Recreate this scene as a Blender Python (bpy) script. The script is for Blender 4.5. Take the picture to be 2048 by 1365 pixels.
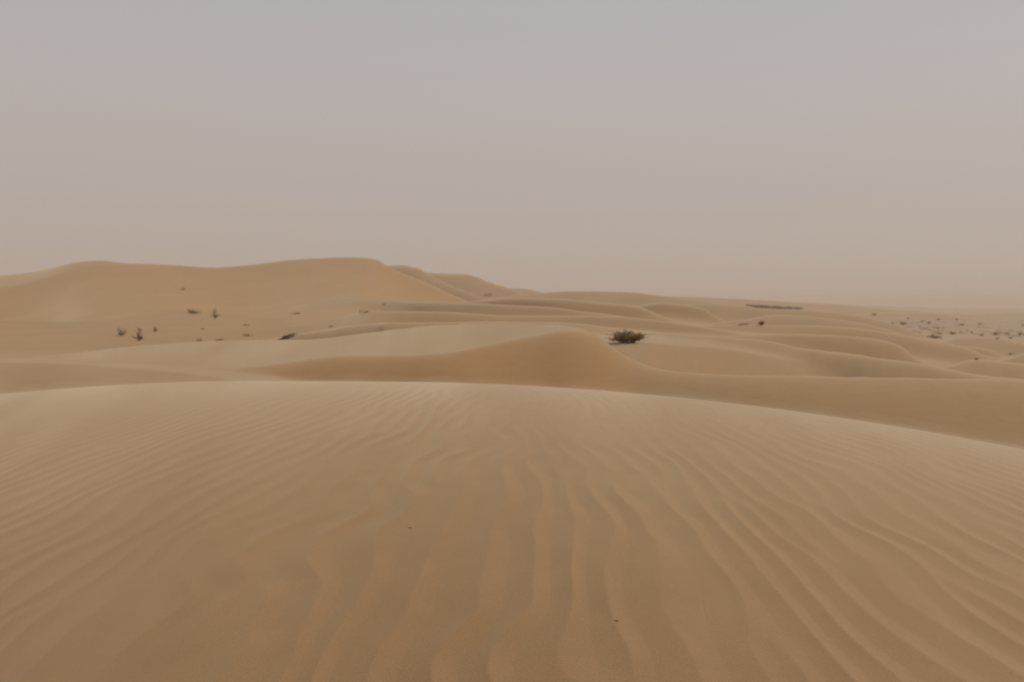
import bpy, math, random
import numpy as np

for o in list(bpy.data.objects):
    bpy.data.objects.remove(o, do_unlink=True)
scene = bpy.context.scene
col = scene.collection

# ------------------------------------------------------------------ camera
HC = 14.0                      # camera height above the far plain
FPX = 1820.0                   # focal length in pixels of a 2048 px wide frame
VH = 612.0                     # image row of the true horizon
PITCH = math.atan((682.5 - VH) / FPX)
cam = bpy.data.cameras.new('camera')
cam.sensor_width = 36.0
cam.lens = 36.0 * FPX / 2048.0
cam.clip_start = 0.05
cam.clip_end = 40000
cam.dof.use_dof = True
cam.dof.focus_distance = 4.6
cam.dof.aperture_fstop = 3.2
camo = bpy.data.objects.new('camera', cam)
camo.location = (0, 0, HC)
camo.rotation_euler = (math.pi / 2 - PITCH, 0, 0)
col.objects.link(camo)
scene.camera = camo

# ------------------------------------------------------------------ sky and sun
SUN_EL, SUN_AZ = math.radians(40), math.radians(60)     # azimuth: to the right of the view direction (+Y)
world = bpy.data.worlds.new('World')
scene.world = world
world.use_nodes = True
wt = world.node_tree
wt.nodes.clear()
w_out = wt.nodes.new('ShaderNodeOutputWorld')
w_bg = wt.nodes.new('ShaderNodeBackground')
w_sky = wt.nodes.new('ShaderNodeTexSky')
w_sky.sky_type = 'NISHITA'
w_sky.sun_disc = False
w_sky.sun_elevation = SUN_EL
w_sky.sun_rotation = SUN_AZ
w_sky.air_density = 1.0
w_sky.dust_density = 2.0
w_sky.ozone_density = 1.0
# dust-laden air: the sky loses its blue and turns grey above, sand coloured to the horizon all round
w_hs = wt.nodes.new('ShaderNodeHueSaturation')
w_hs.inputs['Saturation'].default_value = 0.30
w_hs.inputs['Value'].default_value = 0.07
w_geo = wt.nodes.new('ShaderNodeTexCoord')
w_sep = wt.nodes.new('ShaderNodeSeparateXYZ')
w_ramp = wt.nodes.new('ShaderNodeValToRGB')
w_gain = wt.nodes.new('ShaderNodeVectorMath'); w_gain.operation = 'SCALE'
w_gain.inputs['Scale'].default_value = 10.0
w_add = wt.nodes.new('ShaderNodeVectorMath'); w_add.operation = 'ADD'
cr = w_ramp.color_ramp
cr.elements[0].position = 0.0
cr.elements[0].color = (0.425, 0.355, 0.297, 1)
cr.elements[1].position = 0.45
cr.elements[1].color = (0.405, 0.393, 0.408, 1)
e = cr.elements.new(0.09); e.color = (0.430, 0.368, 0.325, 1)
e = cr.elements.new(0.20); e.color = (0.440, 0.396, 0.376, 1)
e = cr.elements.new(0.30); e.color = (0.425, 0.402, 0.405, 1)
wt.links.new(w_geo.outputs['Generated'], w_sep.inputs[0])
wt.links.new(w_sep.outputs['Z'], w_ramp.inputs[0])
wt.links.new(w_sky.outputs[0], w_hs.inputs['Color'])
wt.links.new(w_ramp.outputs[0], w_gain.inputs[0])
wt.links.new(w_gain.outputs[0], w_add.inputs[0])
wt.links.new(w_hs.outputs[0], w_add.inputs[1])
wt.links.new(w_add.outputs[0], w_bg.inputs['Color'])
wt.links.new(w_bg.outputs[0], w_out.inputs['Surface'])
w_bg.inputs['Strength'].default_value = 0.10

sun = bpy.data.lights.new('sun', 'SUN')
sun.energy = 2.7
sun.angle = math.radians(18)
sun.color = (1.0, 0.93, 0.82)
suno = bpy.data.objects.new('sun', sun)
sd = np.array([math.sin(SUN_AZ) * math.cos(SUN_EL), math.cos(SUN_AZ) * math.cos(SUN_EL), math.sin(SUN_EL)])
from mathutils import Vector
suno.rotation_euler = Vector(sd).to_track_quat('Z', 'Y').to_euler()
suno.location = (40, 40, 60)
col.objects.link(suno)

scene.view_settings.view_transform = 'Standard'
scene.view_settings.look = 'None'
scene.view_settings.exposure = 0.0
scene.view_settings.gamma = 1.0
scene.view_settings.use_curve_mapping = False
scene.render.engine = 'CYCLES'
scene.cycles.volume_bounces = 1

# ------------------------------------------------------------------ helpers
RNG = np.random.RandomState(7)
random.seed(11)
cp, sp = math.cos(PITCH), math.sin(PITCH)

def px(u, v):
    """pixel of the 2048 px frame -> (x/y, z/y) of its ray"""
    cx = (np.asarray(u, float) - 1024.0) / FPX
    cy = (682.5 - np.asarray(v, float)) / FPX
    y = cp + cy * sp
    return cx / y, (cy * cp - sp) / y

def pchip(xk, yk, x):
    """monotone cubic interpolation, clamped outside"""
    xk = np.asarray(xk, float); yk = np.asarray(yk, float)
    x = np.asarray(x)
    if x.ndim == 2 and len(x) > 2 and np.array_equal(x[0], x[-1]):
        return np.broadcast_to(pchip(xk, yk, x[0])[None, :], x.shape)
    h = np.diff(xk); d = np.diff(yk) / h
    m = np.zeros_like(yk)
    m[0], m[-1] = d[0], d[-1]
    for i in range(1, len(xk) - 1):
        if d[i - 1] * d[i] > 0:
            w1 = 2 * h[i] + h[i - 1]; w2 = h[i] + 2 * h[i - 1]
            m[i] = (w1 + w2) / (w1 / d[i - 1] + w2 / d[i])
    xx = np.clip(x, xk[0], xk[-1])
    i = np.clip(np.searchsorted(xk, xx) - 1, 0, len(xk) - 2)
    t = (xx - xk[i]) / h[i]
    t2, t3 = t * t, t * t * t
    return ((2 * t3 - 3 * t2 + 1) * yk[i] + (t3 - 2 * t2 + t) * h[i] * m[i]
            + (-2 * t3 + 3 * t2) * yk[i + 1] + (t3 - t2) * h[i] * m[i + 1])

def smax(a, b, k):
    d = np.maximum(k - np.abs(a - b), 0) / k
    return np.maximum(a, b) + d * d * k * 0.25

class VNoise:
    """smooth value noise on a lattice"""
    def __init__(self, seed, n=256):
        self.t = np.random.RandomState(seed).rand(n, n) * 2 - 1
        self.n = n
    def __call__(self, x, y):
        xi = np.floor(x).astype(int); yi = np.floor(y).astype(int)
        fx = x - xi; fy = y - yi
        fx = fx * fx * fx * (fx * (fx * 6 - 15) + 10); fy = fy * fy * fy * (fy * (fy * 6 - 15) + 10)
        n = self.n; t = self.t
        a = t[xi % n, yi % n]; b = t[(xi + 1) % n, yi % n]
        c = t[xi % n, (yi + 1) % n]; d = t[(xi + 1) % n, (yi + 1) % n]
        return (a * (1 - fx) + b * fx) * (1 - fy) + (c * (1 - fx) + d * fx) * fy

N1, N2, N3 = VNoise(1), VNoise(2), VNoise(3)

# ------------------------------------------------------------------ dune relief
# Each dune is a crest line (point on the crest seen at u, v standing at depth Y), with a front and a back slope.
class Dune:
    """pts: (u, v, Y) of the crest, or (u, v, Y, vb, Yb) with the brink of the slip face in front of it"""
    def __init__(self, pts, sf=0.3, sb=0.15, w=2.0, wb=6.0, conc=None, k=0.012, slip=0.0, smooth=5.0, brink_smooth=0):
        P = np.array([tuple(p) if len(p) == 5 else tuple(p[:3]) + (p[1], p[2]) for p in pts], float)
        a, s = px(P[:, 0], P[:, 1])
        sb_ = px(P[:, 0], P[:, 3])[1]
        self.a, self.zc, self.Y = a, s * P[:, 2], P[:, 2]
        self.zb, self.Yb = sb_ * P[:, 4], P[:, 4]
        if not callable(w) and 38 < self.Y.mean() < 600:
            w, sf = 0.42 * w, 1.2 * sf
        self.sf, self.sb, self.w, self.wb = sf, sb, w, wb
        self.conc, self.k, self.slip = conc, k, slip
        self.a0, self.a1 = a[0], a[-1]
        self.g = np.linspace(a[0] - 0.05, a[-1] + 0.05, 3000)
        n = max(1, int(smooth / FPX / (self.g[1] - self.g[0])))
        ker = np.exp(-0.5 * (np.arange(-3 * n, 3 * n + 1) / n) ** 2); ker /= ker.sum()
        def sm(v, n=n):
            c = pchip(a, v, self.g)
            c = np.concatenate([np.full(3 * n, c[0]), c, np.full(3 * n, c[-1])])
            return np.convolve(c, ker, 'valid')
        self.cur = [sm(v) for v in (self.Y, self.zc, self.Yb, self.zb)]
        rag = min(self.Y.mean() * 0.0005, 0.035) * (N1(self.g * 60 + self.Y[0], self.g * 0 + 0.5) + 0.6 * N2(self.g * 150 + self.Y[0], self.g * 0 + 0.5))
        if 24 < self.Y.mean() < 150: self.cur[1] = self.cur[1] + rag; self.cur[3] = self.cur[3] + rag
        if brink_smooth:
            for _ in range(brink_smooth):
                for q in (2, 3): self.cur[q] = np.convolve(np.pad(self.cur[q], 3 * n, 'edge'), ker, 'valid')
    def z(self, a, y):
        aa = a
        if a.ndim == 2 and len(a) > 2 and np.array_equal(a[0], a[-1]): aa = a[:1]
        yc, zc, yb, zb = [np.interp(aa, self.g, c) for c in self.cur]
        w = self.w(a) if callable(self.w) else self.w
        sf = self.sf(a) if callable(self.sf) else self.sf
        # outside its span the dune dives into the ground
        out = np.maximum(self.a0 - a, 0) + np.maximum(a - self.a1, 0)
        out = 0.5 * yc * out * out / (out + 0.04)
        t = np.clip((yc - y) / np.maximum(yc - yb, 1e-3), 0, 1)
        t = t * (0.45 + 0.55 * t)
        dd = np.maximum(yb - y, 0)
        if self.conc:
            H, L = self.conc
            front = H * (1 - np.exp(-dd / L)) * (1 - 0.25 * np.exp(-dd / (0.12 * L)))
        else:
            front = sf * (dd - w * (1 - np.exp(-dd / w)))
        db = np.maximum(y - yc, 0)
        back = self.sb * (db - self.wb * (1 - np.exp(-db / self.wb)))
        return zc + (zb - zc) * t - front - back - out, dd

def uramp(pairs):
    ua = px([p[0] for p in pairs], [700] * len(pairs))[0]
    va = [p[1] for p in pairs]
    g = np.linspace(ua[0] - 0.1, ua[-1] + 0.1, 1500)
    v = pchip(ua, va, g)
    n = max(1, int(30 / FPX / (g[1] - g[0])))
    ker = np.hanning(6 * n + 3); ker /= ker.sum()
    v = np.convolve(np.concatenate([np.full(3 * n + 1, v[0]), v, np.full(3 * n + 1, v[-1])]), ker, 'valid')
    return lambda a: np.interp(a, g, v)

DUNES = [
    # low ridge in front of the centre dune, left
    Dune([(-600, 728, 27), (0, 724, 26), (120, 727, 25), (280, 737, 24), (420, 752, 22), (520, 772, 20), (700, 820, 19)],
         sf=0.30, w=2.5, sb=0.10, wb=5),
    # centre dune with its slip face, running on to the right as a long low ridge
    Dune([(-700, 775, 34, 800, 24), (-200, 738, 38, 760, 24), (0, 722, 41, 745, 25), (150, 706, 42.5, 740, 26), (300, 690.5, 43, 737, 27), (440, 682, 43, 737, 28),
          (520, 680.5, 42.4, 733, 28.4), (580, 680, 42, 723, 28.6), (640, 678, 41, 715, 28.6), (720, 668, 40, 710.5, 28.4), (820, 656.5, 38.8, 711, 28.2), (900, 650, 38, 704, 28.5),
          (1000, 647, 37, 684, 30), (1080, 649, 35.4, 669, 31), (1135, 653, 33.6, 660.5, 31.4), (1172, 660, 32.4, 663.5, 31.5), (1195, 672, 32, 674, 31.4), (1215, 687, 31.6, 688, 31.2),
          (1240, 706, 31.1, 706.3, 30.9), (1275, 725, 30.5), (1320, 739.5, 29.9), (1380, 747, 29.4), (1450, 750.5, 29), (1600, 754, 28.8), (1800, 757, 29), (2048, 761, 29.5), (2600, 775, 30)],
         sf=uramp([(400, 0.25), (560, 0.52), (1300, 0.52), (2048, 0.52)]),
         w=uramp([(380, 5), (560, 1.2), (850, 0.7), (1100, 0.9), (1450, 1.9), (2048, 2.2)]),
         sb=0.25, wb=1.2, k=0.004, slip=uramp([(440, 0.3), (580, 0.8), (1180, 0.8), (1340, 0.2), (2048, 0.2)]), smooth=9, brink_smooth=6),
    # shelf where the green bush stands
    Dune([(1090, 668, 52), (1150, 674, 49), (1220, 684, 45), (1290, 686, 44.5), (1340, 690, 46), (1400, 694, 48), (1480, 702, 49.5), (1560, 716, 49.5), (1650, 742, 49), (1750, 790, 48)],
         sf=0.17, w=3, smooth=14, sb=0.02, wb=6),
    Dune([(1100, 690, 64), (1250, 672, 60), (1330, 671, 58), (1394, 674, 56), (1480, 678, 54.5), (1536, 683, 53.5), (1598, 697, 52), (1690, 707, 50),
          (1760, 717, 48), (1850, 729, 47), (1900, 741, 46), (1990, 756, 45), (2048, 762, 44), (2300, 790, 42)],
         sf=uramp([(1200, 0.2), (1420, 0.32), (1570, 0.42), (2300, 0.42)]), w=uramp([(1200, 1.1), (2300, 1.1)]), sb=0.2, wb=3),
    Dune([(1400, 690, 78), (1480, 673, 74), (1536, 669, 72), (1636, 669.5, 70), (1711, 674, 69), (1761, 680, 68), (1798, 690, 67), (1818, 705, 66),
          (1836, 719, 65), (1861, 731, 64), (1910, 748, 62)], sf=0.36, w=2.5, sb=0.25, wb=2, slip=0.4),
    Dune([(1850, 748, 70), (1900, 734, 73), (1955, 720.5, 76), (2000, 724, 76), (2048, 728, 75), (2300, 740, 72)], sf=0.3, w=3, sb=0.15, wb=3),
    Dune([(1380, 660, 132), (1500, 648, 126), (1600, 650, 121), (1700, 655, 117), (1790, 667, 113), (1860, 680, 109), (1930, 695, 105), (1975, 715, 101)],
         sf=0.34, w=5, sb=0.25, wb=3, slip=0.3),
    Dune([(1840, 705, 132), (1895, 687.5, 128), (1919, 691, 126), (1955, 694, 124), (1980, 699, 122), (2002, 708, 119), (2030, 724, 115)], sf=0.3, w=3, sb=0.2, wb=3, slip=0.3),
    Dune([(1870, 694, 172), (1921, 677, 166), (1989, 677, 160), (2023, 683, 155), (2048, 689, 150), (2200, 712, 140)], sf=0.25, w=6, sb=0.15, wb=4),
    Dune([(1990, 728, 95), (2030, 714, 98), (2060, 706, 100), (2200, 700, 104)], sf=0.3, w=3, sb=0.15, wb=4),
    # ridges between the centre dune and the big dune
    Dune([(440, 700, 62), (560, 676, 60), (640, 661, 59), (740, 648, 58), (780, 645.5, 57), (900, 645, 57), (1024, 644, 57), (1150, 648, 58), (1250, 662, 60), (1330, 676, 62)],
         sf=0.38, w=3, sb=0.2, wb=3),
    Dune([(620, 650, 104), (700, 632, 101), (740, 623, 98), (800, 625, 97), (900, 626, 96), (1024, 629.5, 95), (1200, 630, 95), (1320, 640, 94), (1420, 655, 92.5), (1500, 672, 91)],
         sf=uramp([(670, 0.06), (760, 0.26), (850, 0.45), (1500, 0.45)]), w=uramp([(600, 5), (800, 1.4), (1500, 1.2)]), sb=0.2, wb=3, smooth=12),
    Dune([(640, 606, 200), (690, 599, 194), (740, 599.5, 187), (780, 602, 181), (880, 604.5, 168), (1024, 610, 160), (1100, 613, 156), (1174, 624, 152), (1224, 631, 149), (1310, 648, 145)],
         sf=uramp([(680, 0.06), (770, 0.26), (860, 0.45), (1300, 0.45)]), w=uramp([(600, 6), (800, 1.8), (1300, 1.5)]), sb=0.2, wb=3, smooth=12),
    Dune([(860, 616, 222), (960, 600, 216), (1024, 597, 210), (1120, 598.5, 200), (1200, 606, 195), (1270, 613, 190), (1300, 622, 187), (1340, 642, 182), (1390, 662, 175)],
         sf=0.42, w=4, sb=0.3, wb=2, slip=0.6),
    Dune([(1220, 622, 244), (1324, 606, 235), (1374, 610, 231), (1406, 617, 228), (1434, 635, 223), (1459, 650, 218), (1500, 668, 210)],
         sf=0.42, w=4, sb=0.3, wb=2, slip=0.6),
    Dune([(1280, 618, 285), (1400, 607, 277), (1490, 611, 268), (1522, 617, 262), (1600, 618.5, 255), (1650, 622, 250), (1730, 634, 241), (1780, 645, 235), (1830, 664, 227), (1880, 690, 218)],
         sf=0.3, w=8, sb=0.3, wb=4),
    Dune([(1480, 640, 175), (1560, 629, 178), (1640, 636, 170), (1720, 645, 160), (1790, 662, 145), (1860, 690, 130)], sf=0.25, w=6, sb=0.2, wb=4),
    Dune([(900, 612, 330), (1000, 594, 332), (1084, 586.5, 332), (1130, 583, 330), (1260, 584.5, 322), (1320, 591, 312), (1380, 598, 302), (1440, 608, 290), (1520, 625, 280)],
         sf=0.22, w=10, sb=0.25, wb=5),
    # the big dune chain
    Dune([(-800, 600, 235, 620, 215), (-200, 562, 255, 585, 235), (0, 550, 262, 569, 243), (60, 543, 264, 559, 249), (120, 530, 266, 541, 257), (150, 524, 267, 532, 261), (200, 522, 269, 526, 266),
          (260, 530, 272, 532, 270), (330, 533, 276), (400, 535, 280), (480, 530, 285), (560, 520.5, 290), (620, 515.5, 292), (680, 514, 294), (738, 514.5, 293), (750, 517, 292.5),
          (770, 528.5, 291), (790, 540, 289.5), (830, 556, 286), (870, 573, 282), (900, 587, 278), (930, 600, 274), (980, 625, 266)], conc=(19.0, 62.0), sb=0.3, wb=3, slip=0.8, smooth=4, brink_smooth=30),
    Dune([(690, 570, 402), (770, 531, 402), (800, 530.5, 400), (830, 534.5, 396), (850, 544, 391), (880, 560, 384), (920, 577, 375), (960, 592, 365), (1010, 610, 350)], sf=0.34, w=4, sb=0.3, wb=3),
    Dune([(770, 565, 525), (850, 544, 522), (900, 546.5, 520), (940, 549.5, 516), (980, 565, 505), (1020, 577, 494), (1070, 597, 480)], sf=0.3, w=7, sb=0.3, wb=3),
    Dune([(960, 590, 705), (1020, 576, 702), (1060, 579, 698), (1086, 586, 690), (1130, 602, 680)], sf=0.3, w=8, sb=0.3, wb=4),
    # hazy far dunes on the right
    Dune([(1100, 606, 640), (1250, 594, 640), (1340, 594, 640), (1420, 596.5, 650), (1450, 598, 655), (1520, 602.5, 690), (1600, 606, 740), (1700, 613, 800), (1800, 620, 860), (1900, 628, 900)],
         sf=0.12, w=25, sb=0.12, wb=20),
    Dune([(1640, 638, 640), (1720, 628, 680), (1781, 624.5, 700), (1836, 625, 700), (1880, 627, 690), (1930, 636, 670), (2000, 646, 650)], sf=0.24, w=6, sb=0.1, wb=15),
    Dune([(1890, 644, 880), (1951, 631, 900), (1997, 626, 910), (2031, 625, 910), (2100, 627, 900), (2300, 634, 880)], sf=0.26, w=8, sb=0.1, wb=20),
    Dune([(1400, 607, 1900), (1560, 603, 2000), (1680, 608, 2100), (1800, 614, 2200), (2000, 618, 2300), (2400, 616, 2300)], sf=0.08, w=90, sb=0.08, wb=60),
]

# floor between the dunes, relative to the camera: columns u, rows Y
BU = px([-900, 0, 500, 1000, 1300, 1550, 1800, 2048, 2600], [700] * 9)[0]
BY = np.log([8.0, 25, 50, 90, 150, 260, 420, 700, 1500, 3500, 9000])
BZ = np.array([
    [-3.2, -4.0, -3.4, -3.2, -3.0, -2.8, -4.0, -7.0, -10, -13, -14],
    [-3.2, -4.0, -3.4, -3.3, -3.2, -3.0, -4.0, -7.0, -10, -13, -14],
    [-3.2, -4.0, -3.0, -2.7, -2.6, -2.2, -4.0, -7.0, -10, -13, -14],
    [-3.5, -4.5, -3.2, -3.0, -3.0, -3.0, -4.0, -7.0, -10, -13, -14],
    [-3.5, -4.5, -3.4, -4.0, -4.0, -4.0, -5.0, -8.0, -11, -13, -14],
    [-3.5, -4.5, -4.2, -4.8, -6.0, -6.5, -7.0, -9.0, -11.5, -13, -14],
    [-3.5, -4.5, -5.0, -6.2, -8.0, -9.0, -9.5, -11.0, -12.5, -13, -14],
    [-3.6, -4.8, -5.5, -7.0, -8.5, -10.0, -11.2, -12.0, -12.8, -13.2, -14],
    [-3.8, -5.0, -6.0, -7.5, -9.0, -10.5, -11.5, -12.3, -13.0, -13.5, -14]])

# broad swells and hollows on the face of the big dune: (u, Y, height, half width in px, half depth)
SWELLS = [(310, 225, 1.5, 90, 50), (540, 225, -1.2, 90, 50), (80, 190, -1.2, 140, 60), (420, 165, 0.6, 90, 35)]
def swells(a, y):
    z = 0
    for (u, Y, h, ru, rY) in SWELLS:
        z = z + h * np.exp(-((a - px(u, 600)[0]) * FPX / ru) ** 2 - ((y - Y) / rY) ** 2)
    return z

def floor_z(a, y):
    i = np.clip(np.searchsorted(BU, a) - 1, 0, len(BU) - 2)
    fa = np.clip((a - BU[i]) / (BU[i + 1] - BU[i]), 0, 1)
    ly = np.log(np.maximum(y, 1.0))
    j = np.clip(np.searchsorted(BY, ly) - 1, 0, len(BY) - 2)
    fy = np.clip((ly - BY[j]) / (BY[j + 1] - BY[j]), 0, 1)
    fa = fa * fa * (3 - 2 * fa); fy = fy * fy * (3 - 2 * fy)
    z = (BZ[i, j] * (1 - fa) + BZ[i + 1, j] * fa) * (1 - fy) + (BZ[i, j + 1] * (1 - fa) + BZ[i + 1, j + 1] * fa) * fy
    x = a * y
    far = np.clip((y - 150) / 200, 0, 1)
    z = z + far * (0.7 * N1(x / 34, y / 46) + 0.35 * N2(x / 13, y / 17) + np.clip((a - 0.3) / 0.1, 0, 1) * (0.55 * N3(x / 9, y / 16) + 0.3 * N1(x / 4.3, y / 8)))
    return z + np.clip((y - 25) / 60, 0, 1) * 0.25 * N2(x / 17 + 9, y / 25 + 3)

# foreground dune the photographer stands on
FP = np.array([(-1200, 900, 14), (-300, 822, 15), (0, 790, 15.5), (150, 777, 15.5), (300, 768, 15.3), (430, 764, 15), (600, 763.5, 14.8), (850, 765.5, 14.3),
               (1000, 770, 13.8), (1170, 780, 13.2), (1350, 796, 12.6), (1500, 813, 12.2), (1650, 833.5, 11.8), (1800, 857, 11.4),
               (1950, 884, 11), (2048, 903, 10.7), (2400, 985, 10), (3200, 1200, 8.5)], float)
FA, FS = px(FP[:, 0], FP[:, 1])
Z_NEAR = -2.6

def fore_z(a, y):
    yc = pchip(FA, FP[:, 2], a)
    zc = pchip(FA, FS, a) * yc
    t = np.clip(y / yc, 0, 1)
    z = zc + (Z_NEAR - zc) * (1 - t) ** 2.0
    db = np.maximum(y - yc, 0)
    z = z - 0.5 * (db - 0.7 * (1 - np.exp(-db / 0.7)))
    fade = np.clip(1 - y / yc, 0, 1)
    z = z + fade * (0.03 * N1(a * y / 2.3 + 4, y / 3.1) )
    return z, yc

# wind ripples: band-passed noise whose lines run away from the camera, with natural forks and ends
RN, RM = 2048, 1024
RDX, RDY = 0.022, 0.05
LAM = 0.43
def make_ripples():
    fx = np.fft.fftfreq(RN, RDX)[:, None]; fy = np.fft.fftfreq(RM, RDY)[None, :]
    spec = np.fft.fft2(np.random.RandomState(5).randn(RN, RM))
    f0 = 1 / LAM
    filt = np.exp(-0.5 * ((fx - f0) / (0.145 * f0)) ** 2 - 0.5 * (fy / 0.46) ** 2)
    c = np.fft.ifft2(spec * filt)
    amp = np.abs(c); amp = amp / amp.mean()
    return c / np.abs(c).mean(), amp
RC, RAMP = make_ripples()

def ripple_at(x, y, a, yc):
    # lines fan out from the brow towards the camera
    f = 1 + 0.045 * y + 0.004 * y * y
    p = (x - 0.35) * f + 0.22 * N3(x / 0.7, y / 0.9) + 0.05 * N1(x / 0.33, y / 0.5) + 0.32 * N2(x / 2.9 + 7, y / 3.7)
    q = y + 0.25 * N1(x / 1.5, y / 1.5)
    gi = p / RDX + 900.0; gj = q / RDY + 40.0
    i = np.floor(gi).astype(int); j = np.floor(gj).astype(int)
    fi = gi - i; fj = gj - j
    def s(ii, jj): return RC[ii % RN, jj % RM]
    c = (s(i, j) * (1 - fi) + s(i + 1, j) * fi) * (1 - fj) + (s(i, j + 1) * (1 - fi) + s(i + 1, j + 1) * fi) * fj
    ph = np.angle(c)
    am = 0.85 * np.tanh(np.abs(c) * 1.7)
    # sharp crest, long left-hand slope, short right-hand slope
    t = np.mod(ph / (2 * math.pi), 1.0)
    h = np.where(t < 0.43, 1 - t / 0.43, (t - 0.43) / 0.57)
    h = 1.5 * (0.45 * h + 0.55 * h * h) - 0.7
    bl = np.clip(np.abs(((t + 0.5) % 1.0) - 0.5) / 0.05, 0, 1)
    h = h - 0.05 * (1 - bl) ** 2
    # weaker on the smooth patch left of the middle, and on the very brow
    u = a
    m = 0.30 + 1.05 * np.clip((a + 0.42) / 0.34, 0, 1) - 0.50 * np.clip((a - 0.05) / 0.25, 0, 1)
    m = m * (1 - 0.55 * np.clip((-0.1 - a) / 0.1, 0, 1) * np.clip((y - 8) / 3, 0, 1))
    m = m * (1 + 0.35 * np.clip((7.5 - y) / 4, 0, 1))
    m = m * (1 - 0.2 * np.exp(-((a + 0.27) / 0.16) ** 2 - ((y - 7.6) / 2.2) ** 2))
    m = m * (0.8 + 0.35 * N1(x / 1.9, y / 2.6))
    m = m * np.clip((yc - y) / np.interp(a, [0.0, 0.3], [4.0, 1.2]), 0.0, 1)
    return 0.0225 * h * am * m / f ** 0.6

def relief(x, y, detail=True):
    """height relative to the camera; slip-face mask; painted sheen that pales crests and darkens front faces"""
    yy = np.maximum(y, 1.5)
    a = np.clip(x / yy, -4, 4)
    z = floor_z(a, yy)
    # hollow under the big dune: slope shade painted as orange tint and less sheen
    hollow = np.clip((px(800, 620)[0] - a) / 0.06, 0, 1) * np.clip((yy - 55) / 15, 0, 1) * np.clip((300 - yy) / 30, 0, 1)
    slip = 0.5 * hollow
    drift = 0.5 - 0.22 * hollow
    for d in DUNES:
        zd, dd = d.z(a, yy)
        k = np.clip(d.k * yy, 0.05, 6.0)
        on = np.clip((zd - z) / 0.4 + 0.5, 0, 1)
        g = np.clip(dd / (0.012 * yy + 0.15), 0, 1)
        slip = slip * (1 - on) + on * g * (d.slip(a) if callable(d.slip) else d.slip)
        drift = drift * (1 - on) + on * (0.54 - 0.18 * g)  # shading painted into the sheen: pale crests, darker front faces
        z = smax(z, zd, k)
    z = z + swells(a, yy)
    zf, yc = fore_z(a, yy)
    on = np.clip((zf - z) / 0.1 + 0.5, 0, 1)
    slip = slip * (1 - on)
    drift = drift * (1 - on) + on * (0.36 + 0.54 * np.clip(yy / yc, 0, 1) ** 4)  # blown-sand paleness painted as sheen, rising towards the brow
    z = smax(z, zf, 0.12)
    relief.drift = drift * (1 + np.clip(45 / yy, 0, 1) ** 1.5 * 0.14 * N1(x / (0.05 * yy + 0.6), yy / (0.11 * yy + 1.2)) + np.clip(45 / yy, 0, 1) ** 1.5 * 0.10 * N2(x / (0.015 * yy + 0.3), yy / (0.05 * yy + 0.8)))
    if detail:
        mid = np.clip((yy - 30) / 60, 0, 1)
        z = z + mid * (0.14 * N1(x / 9 + 3, yy / 14) + 0.0008 * yy * N2(x / 47, yy / 60))
        near = (yy < yc)
        r = np.zeros_like(z)
        r[near] = ripple_at(x[near], y[near], a[near], yc[near])
        z = z + r
    return z, slip

# ------------------------------------------------------------------ materials
def mat(name):
    m = bpy.data.materials.new(name); m.use_nodes = True
    nt = m.node_tree
    return m, nt, nt.nodes['Principled BSDF']

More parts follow.
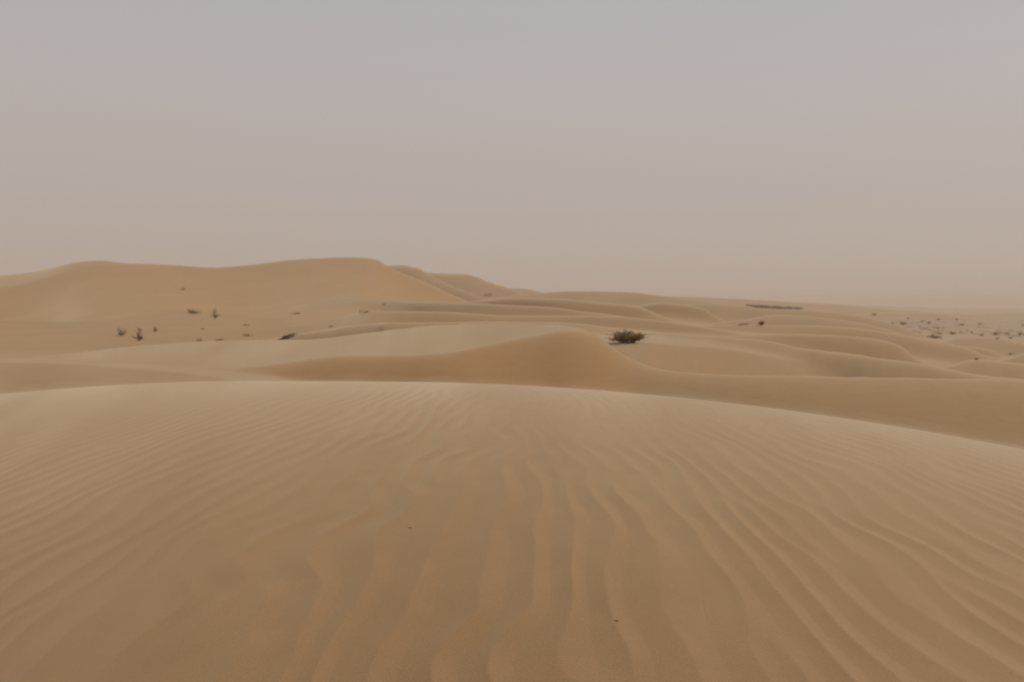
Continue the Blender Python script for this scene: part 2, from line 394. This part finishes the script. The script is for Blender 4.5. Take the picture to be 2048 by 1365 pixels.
def sand_material():
    m, nt, b = mat('dune_sand')
    N, L = nt.nodes.new, nt.links.new
    tc = N('ShaderNodeTexCoord')
    # slow drifts of paler and redder sand
    n1 = N('ShaderNodeTexNoise'); n1.inputs['Scale'].default_value = 0.05; n1.inputs['Detail'].default_value = 4
    mp = N('ShaderNodeMapping'); mp.inputs['Scale'].default_value = (1.0, 1.6, 4.0)
    L(tc.outputs['Object'], mp.inputs[0]); L(mp.outputs[0], n1.inputs['Vector'])
    r1 = N('ShaderNodeMapRange'); r1.inputs[1].default_value = 0.35; r1.inputs[2].default_value = 0.65
    L(n1.outputs[0], r1.inputs[0])
    c1 = N('ShaderNodeMix'); c1.data_type = 'RGBA'
    c1.inputs[6].default_value = (0.260, 0.152, 0.070, 1)
    c1.inputs[7].default_value = (0.290, 0.174, 0.084, 1)
    L(r1.outputs[0], c1.inputs[0])
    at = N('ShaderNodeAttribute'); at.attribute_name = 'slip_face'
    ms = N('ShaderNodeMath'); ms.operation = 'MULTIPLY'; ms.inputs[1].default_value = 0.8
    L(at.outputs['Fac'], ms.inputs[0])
    ap = N('ShaderNodeAttribute'); ap.attribute_name = 'gravel_plain'
    npn = N('ShaderNodeTexNoise'); npn.inputs['Scale'].default_value = 0.11; npn.inputs['Detail'].default_value = 6
    mpp = N('ShaderNodeMapping'); mpp.inputs['Scale'].default_value = (1.0, 0.22, 1.0)
    L(tc.outputs['Object'], mpp.inputs[0]); L(mpp.outputs[0], npn.inputs['Vector'])
    rp = N('ShaderNodeMapRange'); rp.inputs[1].default_value = 0.38; rp.inputs[2].default_value = 0.62; rp.inputs[3].default_value = 0.25
    L(npn.outputs[0], rp.inputs[0])
    mpl = N('ShaderNodeMath'); mpl.operation = 'MULTIPLY'; L(ap.outputs['Fac'], mpl.inputs[0]); L(rp.outputs[0], mpl.inputs[1])
    c0 = N('ShaderNodeMix'); c0.data_type = 'RGBA'; c0.inputs[7].default_value = (0.165, 0.112, 0.072, 1)
    L(mpl.outputs[0], c0.inputs[0]); L(c1.outputs[2], c0.inputs[6])
    c1 = c0
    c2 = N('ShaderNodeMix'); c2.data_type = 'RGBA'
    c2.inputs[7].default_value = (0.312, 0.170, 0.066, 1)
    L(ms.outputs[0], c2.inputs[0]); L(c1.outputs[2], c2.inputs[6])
    # grains
    n2 = N('ShaderNodeTexNoise'); n2.inputs['Scale'].default_value = 190; n2.inputs['Detail'].default_value = 3
    n2.inputs['Roughness'].default_value = 0.7
    L(tc.outputs['Object'], n2.inputs['Vector'])
    r2 = N('ShaderNodeMapRange'); r2.inputs[1].default_value = 0.3; r2.inputs[2].default_value = 0.7
    r2.inputs[3].default_value = 0.74; r2.inputs[4].default_value = 1.26
    L(n2.outputs[0], r2.inputs[0])
    n3 = N('ShaderNodeTexNoise'); n3.inputs['Scale'].default_value = 3.2; n3.inputs['Detail'].default_value = 5
    L(tc.outputs['Object'], n3.inputs['Vector'])
    r3 = N('ShaderNodeMapRange'); r3.inputs[1].default_value = 0.3; r3.inputs[2].default_value = 0.7
    r3.inputs[3].default_value = 0.965; r3.inputs[4].default_value = 1.035
    L(n3.outputs[0], r3.inputs[0])
    mm = N('ShaderNodeMath'); mm.operation = 'MULTIPLY'
    L(r2.outputs[0], mm.inputs[0]); L(r3.outputs[0], mm.inputs[1])
    c3 = N('ShaderNodeVectorMath'); c3.operation = 'SCALE'
    L(c2.outputs[2], c3.inputs[0]); L(mm.outputs[0], c3.inputs['Scale'])
    L(c3.outputs[0], b.inputs['Base Color'])
    b.inputs['Roughness'].default_value = 0.95
    b.inputs['Specular IOR Level'].default_value = 0.15
    ad = N('ShaderNodeAttribute'); ad.attribute_name = 'drift'  # sheen weight carries the painted light crests and shaded faces
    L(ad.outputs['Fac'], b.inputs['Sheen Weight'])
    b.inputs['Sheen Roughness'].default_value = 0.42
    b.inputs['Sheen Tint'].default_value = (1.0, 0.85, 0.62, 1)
    # grain relief
    bp = N('ShaderNodeBump'); bp.inputs['Strength'].default_value = 0.35; bp.inputs['Distance'].default_value = 0.004
    L(n2.outputs[0], bp.inputs['Height'])
    L(bp.outputs[0], b.inputs['Normal'])
    return m

SAND = sand_material()

# ------------------------------------------------------------------ the ground
def grid_mesh(name, X, Y, Z, attr=None, material=None):
    r, c = X.shape
    me = bpy.data.meshes.new(name)
    co = np.stack([X, Y, Z], -1).reshape(-1, 3).astype(np.float32)
    idx = np.arange(r * c).reshape(r, c)
    q = np.stack([idx[:-1, :-1], idx[:-1, 1:], idx[1:, 1:], idx[1:, :-1]], -1).reshape(-1, 4).astype(np.int32)
    me.vertices.add(len(co)); me.vertices.foreach_set('co', co.ravel())
    me.loops.add(q.size); me.loops.foreach_set('vertex_index', q.ravel())
    me.polygons.add(len(q))
    me.polygons.foreach_set('loop_start', np.arange(0, q.size, 4, dtype=np.int32))
    me.polygons.foreach_set('loop_total', np.full(len(q), 4, dtype=np.int32))
    me.update(calc_edges=True)
    me.polygons.foreach_set('use_smooth', np.ones(len(q), dtype=bool))
    if attr is not None:
        at = me.attributes.new('slip_face', 'FLOAT', 'POINT')
        at.data.foreach_set('value', attr.ravel().astype(np.float32))
    if material: me.materials.append(material)
    o = bpy.data.objects.new(name, me)
    col.objects.link(o)
    return o

a_in = np.linspace(-0.66, 0.66, 1000)
a_out = 0.66 + (4.0 - 0.66) * (np.linspace(0, 1, 60)[1:]) ** 2.2
acols = np.concatenate([-a_out[::-1], a_in, a_out])
yrows = np.concatenate([np.linspace(1.2, 2.6, 16)[:-1], np.geomspace(2.6, 15.6, 440)[:-1], np.linspace(15.6, 18, 24)[:-1], np.geomspace(18, 70, 200)[:-1],
                        np.geomspace(70, 360, 260)[:-1], np.geomspace(360, 1000, 80)[:-1], np.geomspace(1000, 9000, 40)])
A, YY = np.meshgrid(acols, yrows)
X = A * YY
Z, SL = relief(X, YY)
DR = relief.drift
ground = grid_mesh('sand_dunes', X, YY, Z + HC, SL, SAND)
ground['kind'] = 'structure'
PL = np.clip((A - 0.26) / 0.12, 0, 1) * np.clip((YY - 250) / 60, 0, 1) * np.clip((1600 - YY) / 900, 0, 1) * np.clip(1 - (Z - floor_z(A, YY)) / 2.5, 0, 1)
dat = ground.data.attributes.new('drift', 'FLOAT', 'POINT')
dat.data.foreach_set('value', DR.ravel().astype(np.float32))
pat = ground.data.attributes.new('gravel_plain', 'FLOAT', 'POINT')
pat.data.foreach_set('value', PL.ravel().astype(np.float32))
# the sheet goes on behind the camera
xr = np.concatenate([-np.geomspace(8000, 12, 30), np.linspace(-10, 10, 41), np.geomspace(12, 8000, 30)])
yr = np.concatenate([-np.geomspace(8000, 6, 30), np.linspace(-5, 1.3, 14)])
XR, YR = np.meshgrid(xr, yr)
ZR, _ = relief(XR, np.full_like(YR, 1.3), detail=False)
ZR = ZR - np.clip(-YR, 0, 200) * 0.05 - 0.012
back = grid_mesh('sand_ground', XR, YR, ZR + HC, np.zeros_like(XR), SAND)
back['kind'] = 'structure'

def ground_hit(u, v, ymin=2.0, ymax=4000):
    """where the ray of a pixel first meets the sand"""
    a, s = px(u, v)
    y = np.geomspace(ymin, ymax, 6000)
    z, _ = relief(a * y, y)
    hit = np.nonzero(z >= s * y)[0]
    i = hit[0] if len(hit) else len(y) - 1
    return float(a * y[i]), float(y[i]), float(z[i] + HC)

def height(x, y):
    z, _ = relief(np.array([float(x)]), np.array([float(y)]))
    return float(z[0]) + HC

# ------------------------------------------------------------------ shrubs
def plant_material(name, c0, c1, rough=0.85, trans=0.0):
    m, nt, b = mat(name)
    N, L = nt.nodes.new, nt.links.new
    g = N('ShaderNodeNewGeometry')
    n = N('ShaderNodeTexNoise'); n.inputs['Scale'].default_value = 4.0
    tc = N('ShaderNodeTexCoord'); L(tc.outputs['Object'], n.inputs['Vector'])
    ad = N('ShaderNodeMath'); ad.operation = 'ADD'
    L(g.outputs['Random Per Island'], ad.inputs[0]); L(n.outputs[0], ad.inputs[1])
    r = N('ShaderNodeMapRange'); r.inputs[1].default_value = 0.35; r.inputs[2].default_value = 1.35
    L(ad.outputs[0], r.inputs[0])
    c = N('ShaderNodeMix'); c.data_type = 'RGBA'
    c.inputs[6].default_value = (*c0, 1); c.inputs[7].default_value = (*c1, 1)
    L(r.outputs[0], c.inputs[0]); L(c.outputs[2], b.inputs['Base Color'])
    b.inputs['Roughness'].default_value = rough
    b.inputs['Specular IOR Level'].default_value = 0.2
    tr = N('ShaderNodeBsdfTranslucent'); L(c.outputs[2], tr.inputs['Color'])
    mx = N('ShaderNodeMixShader'); mx.inputs[0].default_value = 0.4
    L(b.outputs[0], mx.inputs[1]); L(tr.outputs[0], mx.inputs[2])
    L(mx.outputs[0], nt.nodes['Material Output'].inputs['Surface'])
    return m

GREEN = plant_material('olive_leaves', (0.31, 0.225, 0.10), (0.47, 0.35, 0.175))
PALE = plant_material('grey_green_leaves', (0.38, 0.295, 0.14), (0.52, 0.41, 0.22))
HEDGE = plant_material('dark_hedge_leaves', (0.045, 0.046, 0.034), (0.085, 0.085, 0.06))
DEAD = plant_material('dead_brushwood', (0.20, 0.12, 0.06), (0.34, 0.21, 0.115))
WOOD = plant_material('grey_brown_stems', (0.20, 0.13, 0.072), (0.32, 0.22, 0.13))

def tube(verts, faces, pts, r0, r1, n=3):
    base = len(verts); m = len(pts)
    for i, p in enumerate(pts):
        r = r0 + (r1 - r0) * i / (m - 1)
        d = np.array(pts[min(i + 1, m - 1)]) - np.array(pts[max(i - 1, 0)])
        d = d / (np.linalg.norm(d) + 1e-9)
        s = np.cross(d, (0.31, 0.2, 0.93)); s /= np.linalg.norm(s) + 1e-9
        t = np.cross(d, s)
        for k in range(n):
            an = 2 * math.pi * k / n
            verts.append(tuple(np.array(p) + r * (math.cos(an) * s + math.sin(an) * t)))
    for i in range(m - 1):
        for k in range(n):
            a, b = base + i * n + k, base + i * n + (k + 1) % n
            faces.append((a, b, b + n, a + n))

def leaf(verts, faces, p, d, l, w, rng):
    d = np.array(d, float); d /= np.linalg.norm(d) + 1e-9
    s = np.cross(d, rng.randn(3)); s /= np.linalg.norm(s) + 1e-9
    b = len(verts); p = np.array(p)
    up = np.cross(s, d)
    verts += [tuple(p), tuple(p + d * l * 0.5 + s * w * 0.5 + up * w * 0.15), tuple(p + d * l), tuple(p + d * l * 0.5 - s * w * 0.5 + up * w * 0.15)]
    faces.append((b, b + 1, b + 2, b + 3))

def mesh_from(name, verts, faces, material):
    me = bpy.data.meshes.new(name)
    me.from_pydata(verts, [], faces)
    me.materials.append(material)
    return me

def shrub_meshes(seed, w, h, nstem, nleaf, leafmat, lean=(0, 0), lobes=None, leaf_l=0.06, top=0.0):
    """stems and foliage of one shrub of width w and height h (metres), base at the origin"""
    rng = np.random.RandomState(seed)
    sv, sf_, lv, lf = [], [], [], []
    lobes = lobes or [(0, 0, 1.0, 1.0)]
    per = max(1, nstem // len(lobes))
    for (lx, lh0, lw, lh) in lobes:
        for _ in range(per):
            an = rng.rand() * 2 * math.pi
            rad = math.sqrt(rng.rand())
            tip = np.array([lx * w + math.cos(an) * rad * w * 0.5 * lw + lean[0] * h, math.sin(an) * rad * w * 0.42 * lw + lean[1] * h,
                            h * lh * (0.45 + 0.55 * rng.rand()) * math.sqrt(max(1 - rad * rad * 0.8, 0.08)) + lh0 * h])
            root = np.array([lx * w * 0.35 + rng.randn() * 0.06 * w, rng.randn() * 0.05 * w, -0.05 * h])
            pts = []
            nseg = 4
            for i in range(nseg + 1):
                t = i / nseg
                q = root + (tip - root) * t
                q = q + np.array([0, 0, 0.16 * h * math.sin(math.pi * t)]) + rng.randn(3) * 0.03 * h * t
                pts.append(q)
            tube(sv, sf_, pts, 0.006 * w + 0.003, 0.002 * w + 0.001)
            for i in range(2, nseg + 1):
                p0 = pts[i - 1]
                for _b in range(2):
                    q = p0 + np.array([rng.randn() * 0.13 * w, rng.randn() * 0.11 * w, abs(rng.randn()) * 0.14 * h])
                    tube(sv, sf_, [p0, (p0 + q) / 2 + rng.randn(3) * 0.02 * h, q], 0.003 * w + 0.0015, 0.0015 * w + 0.001)
                    for _l in range(max(1, nleaf // (per * len(lobes) * 6))):
                        t = rng.rand()
                        o = p0 + (q - p0) * t
                        o[2] = max(o[2], top * h)
                        d = (q - p0) + rng.randn(3) * 0.18 * h
                        d[2] += 0.05 * h
                        leaf(lv, lf, o, d, leaf_l * w * (0.6 + 0.8 * rng.rand()), leaf_l * w * 0.42, rng)
    return mesh_from('stems', sv, sf_, WOOD if leafmat is not DEAD else DEAD), mesh_from('foliage', lv, lf, leafmat)

def brush_meshes(seed, w, h, n, mat_=None, slope=0.0):
    """low mat of dead brushwood half buried in sand: arched woody stems and a tangle of twigs"""
    rng = np.random.RandomState(seed)
    sv, sf_, lv, lf = [], [], [], []
    for i in range(n):
        x0 = (rng.rand() - 0.5) * w * 0.8
        an = rng.rand() * 2 * math.pi
        l = w * (0.15 + 0.22 * rng.rand())
        hh = h * (0.45 + 0.5 * rng.rand()) * (1 - 1.4 * (x0 / w) ** 2)
        dx, dy = math.cos(an) * l, math.sin(an) * l * 0.8
        z0 = x0 * slope
        pts = [(x0 + dx * t, (rng.rand() - 0.5) * 0.15 * w + dy * t, z0 + slope * dx * t - 0.06 * h + hh * math.sin(math.pi * min(t * 1.08 + 0.06, 1)) + rng.randn() * 0.03 * h) for t in (0, 0.25, 0.5, 0.75, 1)]
        tube(sv, sf_, pts, 0.006 * w + 0.003, 0.003 * w + 0.001)
        for k in range(14):
            p = np.array(pts[1 + rng.randint(3)]) + rng.randn(3) * np.array([0.04 * w, 0.05 * w, 0.08 * h])
            p[2] = max(p[2], z0)
            leaf(lv, lf, p, rng.randn(3) * (1, 1, 0.55), 0.07 * w, 0.02 * w, rng)
    return mesh_from('stems', sv, sf_, mat_ or DEAD), mesh_from('twigs', lv, lf, mat_ or DEAD)

def put(name, meshes, loc, label, category, group=None, rz=0.0, scale=(1, 1, 1), tilt=0.0):
    root = bpy.data.objects.new(name, None)
    root.empty_display_size = 0.2
    root.location = loc; root.rotation_euler = (0, tilt, rz); root.scale = scale
    root['label'] = label; root['category'] = category
    if group: root['group'] = group
    col.objects.link(root)
    for me in meshes:
        o = bpy.data.objects.new(me.name.split('.')[0], me)
        o.parent = root
        o['kind'] = 'stuff'
        col.objects.link(o)
    return root

def size_at(u, v):
    x, y, z = ground_hit(u, v)
    return (x, y, z), y / FPX

# the green bush on the sand shelf
loc, m = size_at(1256, 686)
put('desert_shrub', shrub_meshes(21, 76 * m, 30 * m, 60, 4200, GREEN, leaf_l=0.047,
    lobes=[(-0.12, 0, 0.72, 1.0), (0.10, 0.0, 0.5, 0.95), (0.30, 0, 0.42, 0.72), (-0.30, -0.02, 0.42, 0.42)]),
    (loc[0], loc[1], loc[2] - 0.02), 'largest olive-green bush, on the sand just right of the centre dune crest', 'shrub')

# shrubs in the hollow before the big dune, and dead brushwood along its edge
HOLLOW = 'shrubs in the hollow below the big dune'
LEFT = [
    (243, 672, 24, 17, 'leafy', PALE, 'two-lobed olive shrub furthest left below the big dune', dict(lobes=[(-0.22, 0.25, 0.5, 0.75), (0.24, 0.3, 0.5, 0.7), (0, 0, 1.0, 0.3)])),
    (277, 682, 26, 28, 'leafy', DEAD, 'tall brown shrub leaning right over a dark low base, below the big dune', dict(lobes=[(0.16, 0.45, 0.42, 0.55), (0.02, 0.1, 0.3, 0.6), (-0.1, 0, 0.9, 0.3), (0.22, -0.02, 0.6, 0.22)])),
    (311, 664, 13, 11, 'leafy', PALE, 'small faint round shrub right of the tall leaning brown one', {}),
    (386, 628, 30, 12, 'leafy', PALE, 'low grey-green shrub spreading down the slope left of the round-topped one', dict(lobes=[(-0.2, 0.15, 0.6, 0.85), (0.2, -0.1, 0.7, 0.6)])),
    (430, 637, 24, 22, 'leafy', PALE, 'round-topped grey-green shrub with a dark skirt at the foot of the big dune', dict(lobes=[(0, 0.35, 0.8, 0.65), (0.1, 0, 1.0, 0.3)])),
    (398, 683, 14, 9, 'brush', None, 'pale brown tuft on the crest line left of a darker tuft', {}),
    (438, 682, 15, 8, 'brush', None, 'small dark brown tuft sitting right on the sand crest line', {}),
    (367, 581, 14, 6, 'brush', None, 'thin twiggy shrub alone high on the face of the big dune', {}),
    (405, 660, 10, 4, 'brush', None, 'tiny brown tuft in the hollow under the round-topped shrub', {}),
    (493, 652, 16, 5, 'brush', None, 'small flat brown tuft in the hollow, upper of two in a column', {}),
    (496, 673, 21, 7, 'brush', None, 'small flat brown tuft by the crest line, lower of two in a column', {}),
    (593, 629, 22, 6, 'brush', WOOD, 'faint low shrub high on the sand right of the hollow', {}),
    (662, 655, 10, 6, 'brush', None, 'tiny tuft on the ridge between two dark brown clumps', {}),
    (729, 627, 22, 10, 'brush', None, 'dark brown mound of brushwood at the left tip of a low ridge', {}),
    (769, 610, 11, 4, 'brush', WOOD, 'tiny faint tuft above and right of the dark brown mound', {}),
    (977, 592, 20, 7, 'brush', WOOD, 'faint brown tuft at the foot of the farther dunes near the middle', {}),
]
for n, (u, v, wp, hp, kind, mt, label, kw) in enumerate(LEFT):
    loc, m = size_at(u, v)
    loc = (loc[0], loc[1], loc[2] - 0.03)
    if kind == 'leafy':
        put('desert_shrub', shrub_meshes(40 + n, wp * m, hp * m, 18, 420, mt, leaf_l=0.10, **kw), loc, label, 'shrub', HOLLOW)
    else:
        put('brushwood_tuft', brush_meshes(40 + n, wp * m, hp * m, 16, mt), loc, label, 'shrub', HOLLOW)

# long clump of dead brushwood draped down the ridge
loc, m = size_at(577, 676)
put('brushwood_clump', brush_meshes(90, 36 * m, 9 * m, 46, None, slope=0.30), (loc[0], loc[1], loc[2] - 0.02),
    'long dark brown clump of dead brushwood slanting down the ridge', 'shrub', HOLLOW)

# middle distance, right
MIDR = [
    (1523, 651, 17, 10, 'small dark shrub alone on the dunes below the dark strip of vegetation', 0),
    (1486, 650, 24, 4, 'thin low line of dry growth left of the lone dark shrub', 1),
    (1953, 720, 10, 6, 'lone small tuft on a near sand slope at far right', 0),
    (2024, 709, 16, 4, 'faint low tuft at the right edge above the lone near tuft', 1),
    (1866, 677, 44, 6, 'long low brown growth curved along the near edge of the plain', 1),
    (1866, 675, 12, 7, 'small bush rising from the curved low brown growth', 0),
]
for n, (u, v, wp, hp, label, low) in enumerate(MIDR):
    loc, m = size_at(u, v)
    loc = (loc[0], loc[1], loc[2] - 0.05)
    if low:
        put('brushwood_tuft', brush_meshes(120 + n, wp * m, hp * m, 24, WOOD), loc, label, 'shrub', 'dry growth on the right-hand dunes')
    else:
        put('desert_shrub', shrub_meshes(120 + n, wp * m, hp * m, 22, 420, DEAD if n < 2 else GREEN, leaf_l=0.12), loc, label, 'shrub', 'shrubs on the right-hand dunes')

# scattered shrubs of the far plain: four kinds of build, copied and turned
PLAIN = 'scattered shrubs on the far plain'
kinds = [shrub_meshes(200 + i, 1.0, 0.5, 18, 240, PALE, leaf_l=0.13,
         lobes=[[(0, 0, 1, 1)], [(-0.2, 0, 0.7, 1), (0.25, 0, 0.6, 0.7)], [(0.2, 0, 0.6, 1), (-0.25, 0, 0.6, 0.55)], [(0, 0, 1.0, 0.8)]][i]) for i in range(4)]
FAR = [
    (1749, 632, 13, 6, 'far plain shrub furthest left, right under the horizon'),
    (1785, 648, 9, 4, 'small shrub beside the pale dune tip at the left end of the plain'),
    (1807, 650, 18, 9, 'widest shrub at the left end of the far plain'),
    (1817, 639, 9, 4, 'small faint shrub above the widest one at the left of the plain'),
    (1845, 645, 9, 5, 'left of a pair of small shrubs on the far plain'),
    (1858, 648, 11, 6, 'right of a pair of small shrubs on the far plain'),
    (1877, 641, 11, 6, 'dark shrub highest up in the middle of the far plain'),
    (1877, 658, 13, 4, 'low faint shrub below the pair on the far plain'),
    (1913, 641, 10, 4, 'small faint shrub right of the highest dark one on the plain'),
    (1924, 651, 15, 5, 'flat shrub, left of two level with each other high on the right plain'),
    (1960, 650, 13, 5, 'flat shrub, right of two level with each other high on the right plain'),
    (1879, 669, 20, 4, 'low flat shrub just above the curved brown growth'),
    (1905, 669, 18, 6, 'wide dark shrub starting the lower row on the right plain'),
    (1944, 667, 9, 6, 'small shrub, second along the lower row on the right plain'),
    (1963, 672, 11, 6, 'small dark shrub, lowest in the middle of the lower row'),
    (1991, 670, 22, 8, 'widest dark shrub of the lower row on the right plain'),
    (1995, 678, 9, 4, 'tiny shrub straight below the widest of the lower row'),
    (2014, 669, 13, 5, 'flat shrub between the widest and the rightmost of the lower row'),
    (2021, 678, 13, 6, 'faint shrub below the flat one near the right edge'),
    (2040, 671, 14, 9, 'tall dark round shrub ending the lower row at the right edge'),
    (2045, 653, 9, 6, 'shrub cut by the right edge of the picture under the far dune'),
]
for n, (u, v, wp, hp, label) in enumerate(FAR):
    loc, m = size_at(u, v)
    put('desert_shrub', kinds[n % 4], (loc[0], loc[1], loc[2] - 0.05), label, 'shrub', PLAIN, rz=n * 1.3, scale=(wp * m, wp * m, hp * m * 2))

# dry grass and low scrub scattered over the far plain
def dry_scrub():
    rng = np.random.RandomState(31)
    lv, lf = [], []
    us = 1690 + 420 * rng.rand(420); vs = 626 + 56 * rng.rand(420)
    for u, v in zip(us, vs):
        a, s_ = px(u, v)
        y = -11.5 / float(s_) if s_ < -0.004 else 900
        y = min(max(y, 270), 1000) * (0.9 + 0.2 * rng.rand())
        x = float(a) * y
        z = height(x, y)
        if z - HC > -7.5: continue
        w = (0.4 + 1.1 * rng.rand() ** 2)
        for _ in range(14):
            p = np.array([x, y, z - 0.03]) + rng.randn(3) * np.array([w * 0.5, w * 0.5, 0])
            leaf(lv, lf, p, np.array([rng.randn() * 0.8, rng.randn() * 0.8, 0.9]), 0.30 + 0.4 * rng.rand() * w, 0.16, rng)
    o = bpy.data.objects.new('dry_scrub', mesh_from('dry_scrub', lv, lf, WOOD))
    o['kind'] = 'stuff'; o['label'] = 'dry brown grass and low scrub thinly covering the far plain'; o['category'] = 'scrub'
    col.objects.link(o)
dry_scrub()

# dark belt of vegetation on the skyline
def hedge_row():
    rng = np.random.RandomState(8)
    y = 560.0
    a0, s0 = px(1492, 612); a1, s1 = px(1604, 617.5)
    x0, x1 = float(a0) * y, float(a1) * y
    sv, sf_, lv, lf = [], [], [], []
    n = 150
    cx = (x0 + x1) / 2
    for i in range(n):
        t = i / (n - 1)
        x = x0 + (x1 - x0) * t - cx
        zt = float(px(1500, 609.5 + 5.5 * t)[1]) * y + rng.randn() * 0.12
        g = height(x + cx, y) - HC
        yo = rng.randn() * 1.2
        tube(sv, sf_, [(x, yo, g - 0.2), (x + rng.randn() * 0.1, yo, (g + zt) / 2), (x + rng.randn() * 0.2, yo, zt - 0.3)], 0.07, 0.03)
        for _ in range(60):
            zz = g + (zt - g) * (0.10 + 0.9 * rng.rand())
            leaf(lv, lf, (x + rng.randn() * 0.3, yo + rng.randn() * 0.4, zz), rng.randn(3), 0.55, 0.26, rng)
    put('hedge_row', (mesh_from('stems', sv, sf_, WOOD), mesh_from('foliage', lv, lf, HEDGE)), (cx, y, HC),
        'long dark grey-green strip of vegetation behind a dune on the hazy skyline', 'hedge')
hedge_row()

# two bits of twig on the rippled sand
def twig(u, v, label, seed, ang):
    rng = np.random.RandomState(seed)
    x, y, z = ground_hit(u, v)
    sv, sf_ = [], []
    L_ = 0.030
    tube(sv, sf_, [(-L_ / 2, 0, 0.001), (-L_ * 0.15, 0.001, 0.0035), (L_ * 0.2, -0.001, 0.004), (L_ / 2, 0.001, 0.002)], 0.0022, 0.0012, 5)
    tube(sv, sf_, [(L_ * 0.05, 0, 0.003), (L_ * 0.22, 0.003, 0.006), (L_ * 0.35, 0.005, 0.0065)], 0.0014, 0.0008, 4)
    o = bpy.data.objects.new('twig', mesh_from('twig', sv, sf_, DEAD))
    o.location = (x, y, z); o.rotation_euler = (0, 0, ang)
    o['label'] = label; o['category'] = 'twig'; o['group'] = 'bits of twig on the foreground sand'
    col.objects.link(o)
twig(820, 1057, 'tiny dark twig on the rippled sand left of the middle', 1, -0.7)
twig(1233, 1243, 'tiny dark twig low in the foreground, right of the middle', 2, -0.6)

# sand streaming low over the brow of the near dune: a thin ground-hugging veil of dust
def blowing_sand(h, dens, reach, label='thin pale veil of sand blowing over the brow of the near dune'):
    a = np.linspace(-1.1, 1.1, 260)
    t = np.linspace(-1, 1, 41)
    Ag, Tg = np.meshgrid(a, t)
    yc = pchip(FA, FP[:, 2], Ag)
    Yg = yc + np.where(Tg < 0, Tg * reach, Tg * 2.2)
    zf, _ = fore_z(Ag, Yg)
    zc, _ = fore_z(Ag, yc)
    lift = h * np.clip(1 - np.abs(Tg), 0, 1) ** 0.8 * (1 + 0.35 * N1(Ag * 40, Tg * 3) + 0.25 * N2(Ag * 95, Tg * 6)) - 0.015
    top = np.where(Tg > 0, zc - 0.10 * (Yg - yc) - 0.16 * np.clip(Tg, 0, 1) ** 2, zf) + lift
    bot = np.minimum(zf, top) - 0.25
    r, c = Ag.shape
    P = np.concatenate([np.stack([Ag * Yg, Yg, top + HC], -1).reshape(-1, 3), np.stack([Ag * Yg, Yg, bot + HC], -1).reshape(-1, 3)])
    idx = np.arange(r * c).reshape(r, c); o_ = r * c
    F = []
    for i in range(r - 1):
        for j in range(c - 1):
            q = (idx[i, j], idx[i, j + 1], idx[i + 1, j + 1], idx[i + 1, j])
            F.append(q); F.append(tuple(k + o_ for k in q[::-1]))
    rim = list(idx[0, :]) + list(idx[1:, -1]) + list(idx[-1, -2::-1]) + list(idx[-2:0:-1, 0])
    for k in range(len(rim)):
        p, q = rim[k], rim[(k + 1) % len(rim)]
        F.append((q, p, p + o_, q + o_))
    m = bpy.data.materials.new('sand_veil'); m.use_nodes = True
    nt = m.node_tree; nt.nodes.clear()
    out = nt.nodes.new('ShaderNodeOutputMaterial'); vol = nt.nodes.new('ShaderNodeVolumePrincipled')
    vol.inputs['Color'].default_value = (0.86, 0.74, 0.58, 1); vol.inputs['Density'].default_value = dens
    nt.links.new(vol.outputs[0], out.inputs['Volume'])
    o = bpy.data.objects.new('blowing_sand', mesh_from('blowing_sand', [tuple(p) for p in P], F, m))
    o['kind'] = 'stuff'; o['label'] = label; o['category'] = 'blowing sand'
    col.objects.link(o)
blowing_sand(0.055, 0.16, 4.0)
blowing_sand(0.15, 0.055, 6.0, 'fainter and higher veil of sand above the brow of the near dune')

# ------------------------------------------------------------------ dust in the air
def haze_box():
    m = bpy.data.materials.new('dust_haze'); m.use_nodes = True
    nt = m.node_tree; nt.nodes.clear()
    out = nt.nodes.new('ShaderNodeOutputMaterial')
    vol = nt.nodes.new('ShaderNodeVolumePrincipled')
    vol.inputs['Color'].default_value = (0.775, 0.67, 0.572, 1)
    vol.inputs['Density'].default_value = 0.00046
    vol.inputs['Anisotropy'].default_value = 0.0
    nt.links.new(vol.outputs[0], out.inputs['Volume'])
    x, y0, y1, z0, z1 = 38000.0, -9000.0, 9500.0, -420.0, HC + 32.0
    v = [(-x, y0, z0), (x, y0, z0), (x, y1, z0), (-x, y1, z0), (-x, y0, z1), (x, y0, z1), (x, y1, z1), (-x, y1, z1)]
    f = [(0, 3, 2, 1), (4, 5, 6, 7), (0, 1, 5, 4), (1, 2, 6, 5), (2, 3, 7, 6), (3, 0, 4, 7)]
    o = bpy.data.objects.new('haze', mesh_from('haze', v, f, m))
    o['kind'] = 'stuff'; o['label'] = 'pale tan dust hanging in the air'
    col.objects.link(o)
haze_box()
